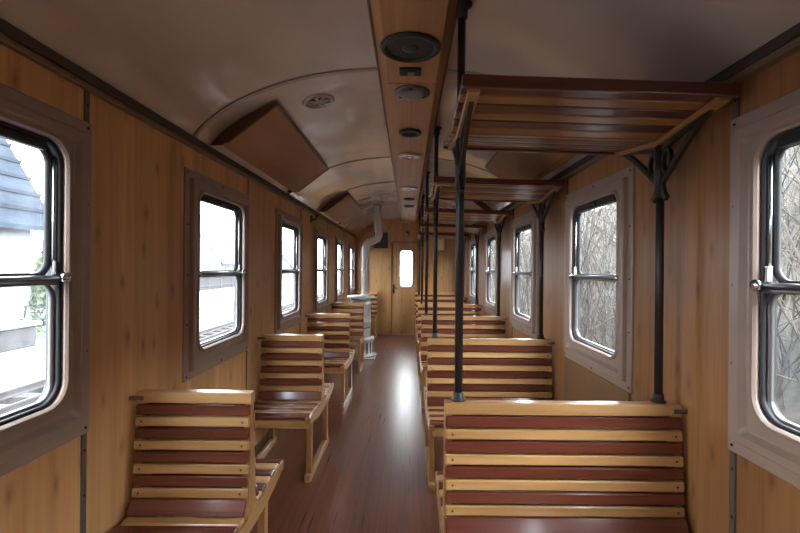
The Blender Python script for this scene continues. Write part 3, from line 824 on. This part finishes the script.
M['twig_dark'] = noise_mat('dark_twig', [(0.3,(0.0081,0.0060,0.0037)), (0.7,(0.0235,0.0174,0.0108))], 8)
M['house_wall'] = noise_mat('white_render', [(0.3,(0.1224,0.1224,0.1188)), (0.7,(0.1440,0.1440,0.1440))], 2)
M['shingle'] = wood('dark_shingles', (0.014,0.018,0.025), (0.02,0.026,0.035), (0.027,0.034,0.044), (3,3,10), 1.0, 0.0, rand=False)
M['shingle'].node_tree.nodes['Principled BSDF'].inputs['Specular IOR Level'].default_value = 0.05
M['shingle_hazed'] = noise_mat('hazed_shingles', [(0.3,(0.075,0.085,0.1)), (0.7,(0.1,0.11,0.125))], 3)  # haze over the distant roofs put into the shingle colour
M['timber'] = noise_mat('grey_timber', [(0.3,(0.0216,0.0194,0.0187)), (0.7,(0.0432,0.0389,0.0360))], 5)
M['rust'] = noise_mat('rail_steel', [(0.3,(0.0288,0.0245,0.0216)), (0.7,(0.0504,0.0432,0.0396))], 5)
M['dark_glass'] = simple('house_glass', (0.03,0.035,0.045), 0.1)
M['leaf'] = noise_mat('green_leaves', [(0.3,(0.0216,0.0360,0.0115)), (0.7,(0.0540,0.0720,0.0288))], 4)
GZ = -1.0
mb = MB()   # ground with the bank on the right
tb = bmesh.new(); xs = [-90,-40,-20,-12,-8,-5,-3,-1.2,1.2,2.0,2.6,3.3,4.2,5.4,7.5,11,18,40]; ys = [-30+2.0*k for k in range(72)]
def gz(x, y):
    if x < 2: return GZ
    t = x-2.0
    return GZ + min(5.0, 0.95*t) + 0.25*math.sin(y*1.3+x)*min(1,t) + 0.15*math.sin(y*2.9-x*2)*min(1,t)
V = [[tb.verts.new((x, y, gz(x, y))) for x in xs] for y in ys]
for a, d in zip(V, V[1:]):
    for k in range(len(xs)-1): f = tb.faces.new((a[k], a[k+1], d[k+1], d[k])); f.smooth = True
isn, ibk = mb.mi('snow'), mb.mi('bank')
bmesh.ops.recalc_face_normals(tb, faces=list(tb.faces))
pm = {v: mb.bm.verts.new(v.co) for v in tb.verts}
for f in tb.faces:
    nf = mb.bm.faces.new([pm[v] for v in f.verts]); nf.smooth = True
    nf.material_index = ibk if f.calc_center_median().x > 2.0 else isn
tb.free()
g = mb.build('ground'); struct(g)
mb = MB(); pts = [(-11.5,17),(-9.6,18),(-9.4,26),(-9.8,36),(-12,36),(-12.4,24)]
mb.prism(pts, 2, GZ-0.05, GZ+0.04, 'grass'); struct(mb.build('lawn'))

# railway track on the left
root = empty('railway_track', (-6.6, 15, GZ))
for sx in (-0.38, 0.38):
    mb = MB(); mb.prism([(sx-0.05,0.12),(sx+0.05,0.12),(sx+0.05,0.135),(sx+0.012,0.15),(sx+0.012,0.21),(sx+0.03,0.22),(sx+0.03,0.25),(sx-0.03,0.25),(sx-0.03,0.22),(sx-0.012,0.21),(sx-0.012,0.15),(sx-0.05,0.135)], 1, -22, 45, 'rust'); mb.build('rail', root)
mb = MB()
for k in range(96): mb.box((-0.75, -21.8+0.7*k, -0.02), (0.75, -21.58+0.7*k, 0.12), 'timber')
s_ = mb.build('sleepers', root); s_['kind'] = 'stuff'
tag(root, 'narrow railway track on snowy ballast outside the left windows', 'railway track')
# picket fence
root = empty('picket_fence', (-20.0, 0, GZ))
mb = MB(); y = 18.0
while y < 66:
    mb.box((-0.03, y, 0.05), (0.03, y+0.13, 1.72+0.05*random.random()), 'timber'); y += 0.2
p_ = mb.build('pickets', root); p_['kind'] = 'stuff'
mb = MB(); mb.box((0.03,18,0.4),(0.09,66,0.52),'timber'); mb.box((0.03,18,1.3),(0.09,66,1.42),'timber'); mb.build('rail', root)
mb = MB()
for k in range(16): mb.box((-0.09, 18+3*k, 0), (0.06, 18.14+3*k, 1.7), 'timber')
mb.build('posts', root)
tag(root, 'grey timber picket fence beyond the track outside the left windows', 'fence')
# houses
def house(name, loc, L, D, hw, hr, label, over=0.6, along='Y', rm='shingle'):
    """ridge along Y (L) or along X"""
    root = empty(name, loc)
    if along == 'X': root.rotation_euler = (0,0,PI/2)
    mb = MB(); mb.prism([(-D/2,0),(D/2,0),(D/2,hw),(0,hw+hr),(-D/2,hw)], 1, -L/2, L/2, 'house_wall'); mb.build('wall', root)
    mb = MB()
    for s in (-1,1):
        sl = hr/(D/2); e = s*(D/2+over)
        mb.prism([(0,hw+hr+0.02),(0,hw+hr+0.2),(e,hw-sl*over+0.2),(e,hw-sl*over+0.02)], 1, -L/2-over, L/2+over, rm)
        for k in range(1, 9):
            t = k/9; xx = e*t; zz = hw+hr+0.2-(hr+sl*over)*t
            mb.box((min(xx, xx+s*0.12), -L/2-over, zz-0.1), (max(xx, xx+s*0.12), L/2+over, zz+0.03), rm)
    mb.build('roof', root)
    for k in range(max(2, int(L/3))):
        y = -L/2+1.9+k*2.7
        if y > L/2-1: break
        mb = MB()
        for a in ((D/2-0.02, y-0.55, 1.0, D/2+0.06, y+0.55, 1.1),(D/2-0.02, y-0.55, 2.2, D/2+0.06, y+0.55, 2.3),(D/2-0.02, y-0.55, 1.0, D/2+0.06, y-0.46, 2.3),(D/2-0.02, y+0.46, 1.0, D/2+0.06, y+0.55, 2.3),(D/2-0.02, y-0.04, 1.0, D/2+0.06, y+0.04, 2.3)):
            mb.box(a[:3], a[3:], 'timber')
        w = mb.build('window', root)
        mb = MB(); mb.box((D/2-0.01, y-0.5, 1.05),(D/2+0.02, y+0.5, 2.25),'dark_glass'); mb.build('pane', w)
    mb = MB(); mb.box((-0.4, L*0.2, hw+hr*0.6), (0.2, L*0.2+0.6, hw+hr+0.9), 'house_wall'); mb.build('chimney', root)
    return tag(root, label, 'house')
house('station_house', (-17.6, 11.9, GZ), 11, 6, 4.7, 5.0, 'white station house with dark shingled roof outside the nearest left window')
house('gable_house', (-28, 61, GZ), 9, 9, 3.4, 5.7, 'pale house with a tall gable beyond the fence, seen through the second left window', rm='shingle_hazed')
house('far_house', (-26, 92, GZ), 12, 7, 3.0, 4.0, 'far pale house down the line outside the left windows', rm='shingle_hazed')

root = empty('station_platform', (-12.1, 8.6, GZ))
mb = MB(); mb.box((-0.9,-5,0),(0.9,5,0.62),'timber',0.03); mb.build('base', root)
mb = MB(); mb.box((-1.0,-5.1,0.62),(1.0,5.1,0.74),'house_wall',0.02); mb.build('slab', root)
tag(root, 'low pale-topped loading platform between track and station house', 'platform')
# bare bushes and trees on the right bank
def twig_thing(name, loc, n, h, spread, mats, seed, thick=0.012, lim=0.75):
    rng = random.Random(seed); root_mb = MB()
    def grow(p, d, ln, r, depth):
        pts = [p]; q = Vector(p); d = Vector(d).normalized(); st = 4
        for k in range(st):
            d = (d + Vector((rng.uniform(-.3,.3), rng.uniform(-.3,.3), rng.uniform(-.22,.24)))).normalized()
            q = q + d*ln/st
            q.x = max(-lim, min(lim, q.x)); q.y = max(-lim, min(lim, q.y)); pts.append(q.copy())
        root_mb.tube(pts, [r*(1-0.16*i) for i in range(len(pts))], mats[rng.randrange(len(mats))], 4, cap=False)
        if depth > 0:
            for _ in range(rng.randint(3,4)):
                b_ = pts[rng.randint(1, st)]
                grow(b_, d + Vector((rng.uniform(-1,1), rng.uniform(-1,1), rng.uniform(-.5,.7))), ln*rng.uniform(.4,.7), r*0.5, depth-1)
    for _ in range(n):
        a = rng.uniform(0, 2*PI); rr0 = spread*0.25*rng.random()
        grow(Vector((rr0*math.cos(a), rr0*math.sin(a), -0.1)), Vector((math.cos(a)*spread/h*rng.random(), math.sin(a)*spread/h*rng.random(), 1)), h*rng.uniform(.6,1), thick, 2)
    return root_mb.build(name, None, loc)
k = 0
for y in (0.9, 2.5, 4.1, 5.7, 7.3, 8.9, 10.6, 12.8, 16, 20):
    x = 2.9 + 0.3*((k*7) % 3)/2 + max(0, (y-8))*0.03
    o = twig_thing('bare_bush', (x, y, gz(x, y)), 30, 3.1, 1.8, ['twig_pale','twig_pale','twig_dark'], 40+k, 0.013)
    where = ['outside the nearest right window', 'outside between the first two right windows', 'outside the second right window, near side', 'outside the second right window, far side',
             'outside the third right window, near side', 'outside the third right window, far side', 'outside the fourth right window', 'outside the fifth right window', 'outside the last right window', 'far down the line on the right'][k]
    tag(o, 'tangled leafless bush on the bank ' + where, 'bush', 'bare bushes on the right bank'); k += 1
for j, (x, y) in enumerate(((5.6,1.6),(5.7,4.8),(5.6,8.0),(5.8,11.5),(5.8,15.5))):
    o = twig_thing('bare_tree', (x, y, gz(x, y)), 3, 6.0, 2.2, ['twig_dark','twig_pale'], 90+j, 0.07, 1.15)
    tag(o, 'leafless tree high on the right bank, ' + ['nearest to the camera','second along the bank','third along the bank','fourth along the bank','farthest along the bank'][j], 'tree', 'bare trees on the right bank')
for j, y in enumerate((0.2, 3.2, 6.4, 9.75, 13.5)):
    x = 8.4
    o = twig_thing('bare_bush', (x, y, gz(x, y)), 22, 4.2, 1.8, ['twig_pale','twig_pale','twig_dark'], 140+j, 0.02, 1.4)
    tag(o, 'tall leafless bush on top of the bank, ' + ['nearest to the camera','second along the bank top','third along the bank top','fourth along the bank top','farthest along the bank top'][j], 'bush', 'bare bushes on top of the bank')
# small evergreen by the station
mb = MB(); rng = random.Random(5)
for k in range(900):
    a = rng.uniform(0,2*PI); h = rng.uniform(0.2,3.4); r = 0.9*(1-h/3.8)*math.sqrt(rng.random())+0.1
    c = Vector((r*math.cos(a), r*math.sin(a), h)); tb = bmesh.new()
    e1 = Vector((rng.uniform(-1,1),rng.uniform(-1,1),rng.uniform(-1,1)))*0.14; e2 = Vector((rng.uniform(-1,1),rng.uniform(-1,1),rng.uniform(-1,1)))*0.09
    tb.faces.new([tb.verts.new(c-e1), tb.verts.new(c+e2), tb.verts.new(c+e1), tb.verts.new(c-e2)]); mb.merge(tb, 'leaf')
root = empty('green_shrub', (-12.3, 15.6, GZ))
mb.build('foliage', root)
mb = MB(); mb.tube([(0,0,-0.05),(0.03,0,1.2),(0,0.02,2.6)], [0.07,0.05,0.02], 'twig_dark', 8); mb.build('trunk', root)
tag(root, 'green leafy shrub at the corner of the station house', 'shrub')

# ------------------------------------------------------------------ light
w = bpy.data.worlds.new('overcast'); bpy.context.scene.world = w; w.use_nodes = True
nt = w.node_tree; bg = nt.nodes['Background']
tc = N(nt,'ShaderNodeTexCoord'); sp = N(nt,'ShaderNodeSeparateXYZ'); nt.links.new(tc.outputs['Generated'], sp.inputs[0])
r = ramp(nt, [(0.0,(0.72,0.78,0.86)), (0.2,(0.87,0.93,1.0)), (0.6,(0.86,0.92,1.0)), (1.0,(0.7,0.82,1.0))])
nt.links.new(sp.outputs['Z'], r.inputs['Fac']); nt.links.new(r.outputs[0], bg.inputs['Color'])
mr = N(nt,'ShaderNodeMapRange'); mr.inputs[1].default_value = -0.5; mr.inputs[2].default_value = 0.8; mr.inputs[3].default_value = 3.8; mr.inputs[4].default_value = 9.5
nt.links.new(sp.outputs['X'], mr.inputs[0]); nt.links.new(mr.outputs[0], bg.inputs['Strength'])

sc = bpy.context.scene
sc.view_settings.view_transform = 'Standard'; sc.view_settings.look = 'None'; sc.view_settings.exposure = 1.98; sc.view_settings.gamma = 1.0
sc.cycles.max_bounces = 10; sc.cycles.diffuse_bounces = 6; sc.cycles.transparent_max_bounces = 12

# ------------------------------------------------------------------ camera
cd = bpy.data.cameras.new('camera'); cam = bpy.data.objects.new('camera', cd); C.objects.link(cam)
cd.sensor_width = 36; cd.lens = 450/800*36; cd.shift_x = -8/800; cd.shift_y = 1.0/800; cd.clip_start = 0.05; cd.clip_end = 400
cam.matrix_world = Matrix.Translation((0,0,EYE)) @ Matrix.Rotation(PI/2, 4, 'X') @ Matrix.Rotation(0.009, 4, 'Z')
sc.camera = cam
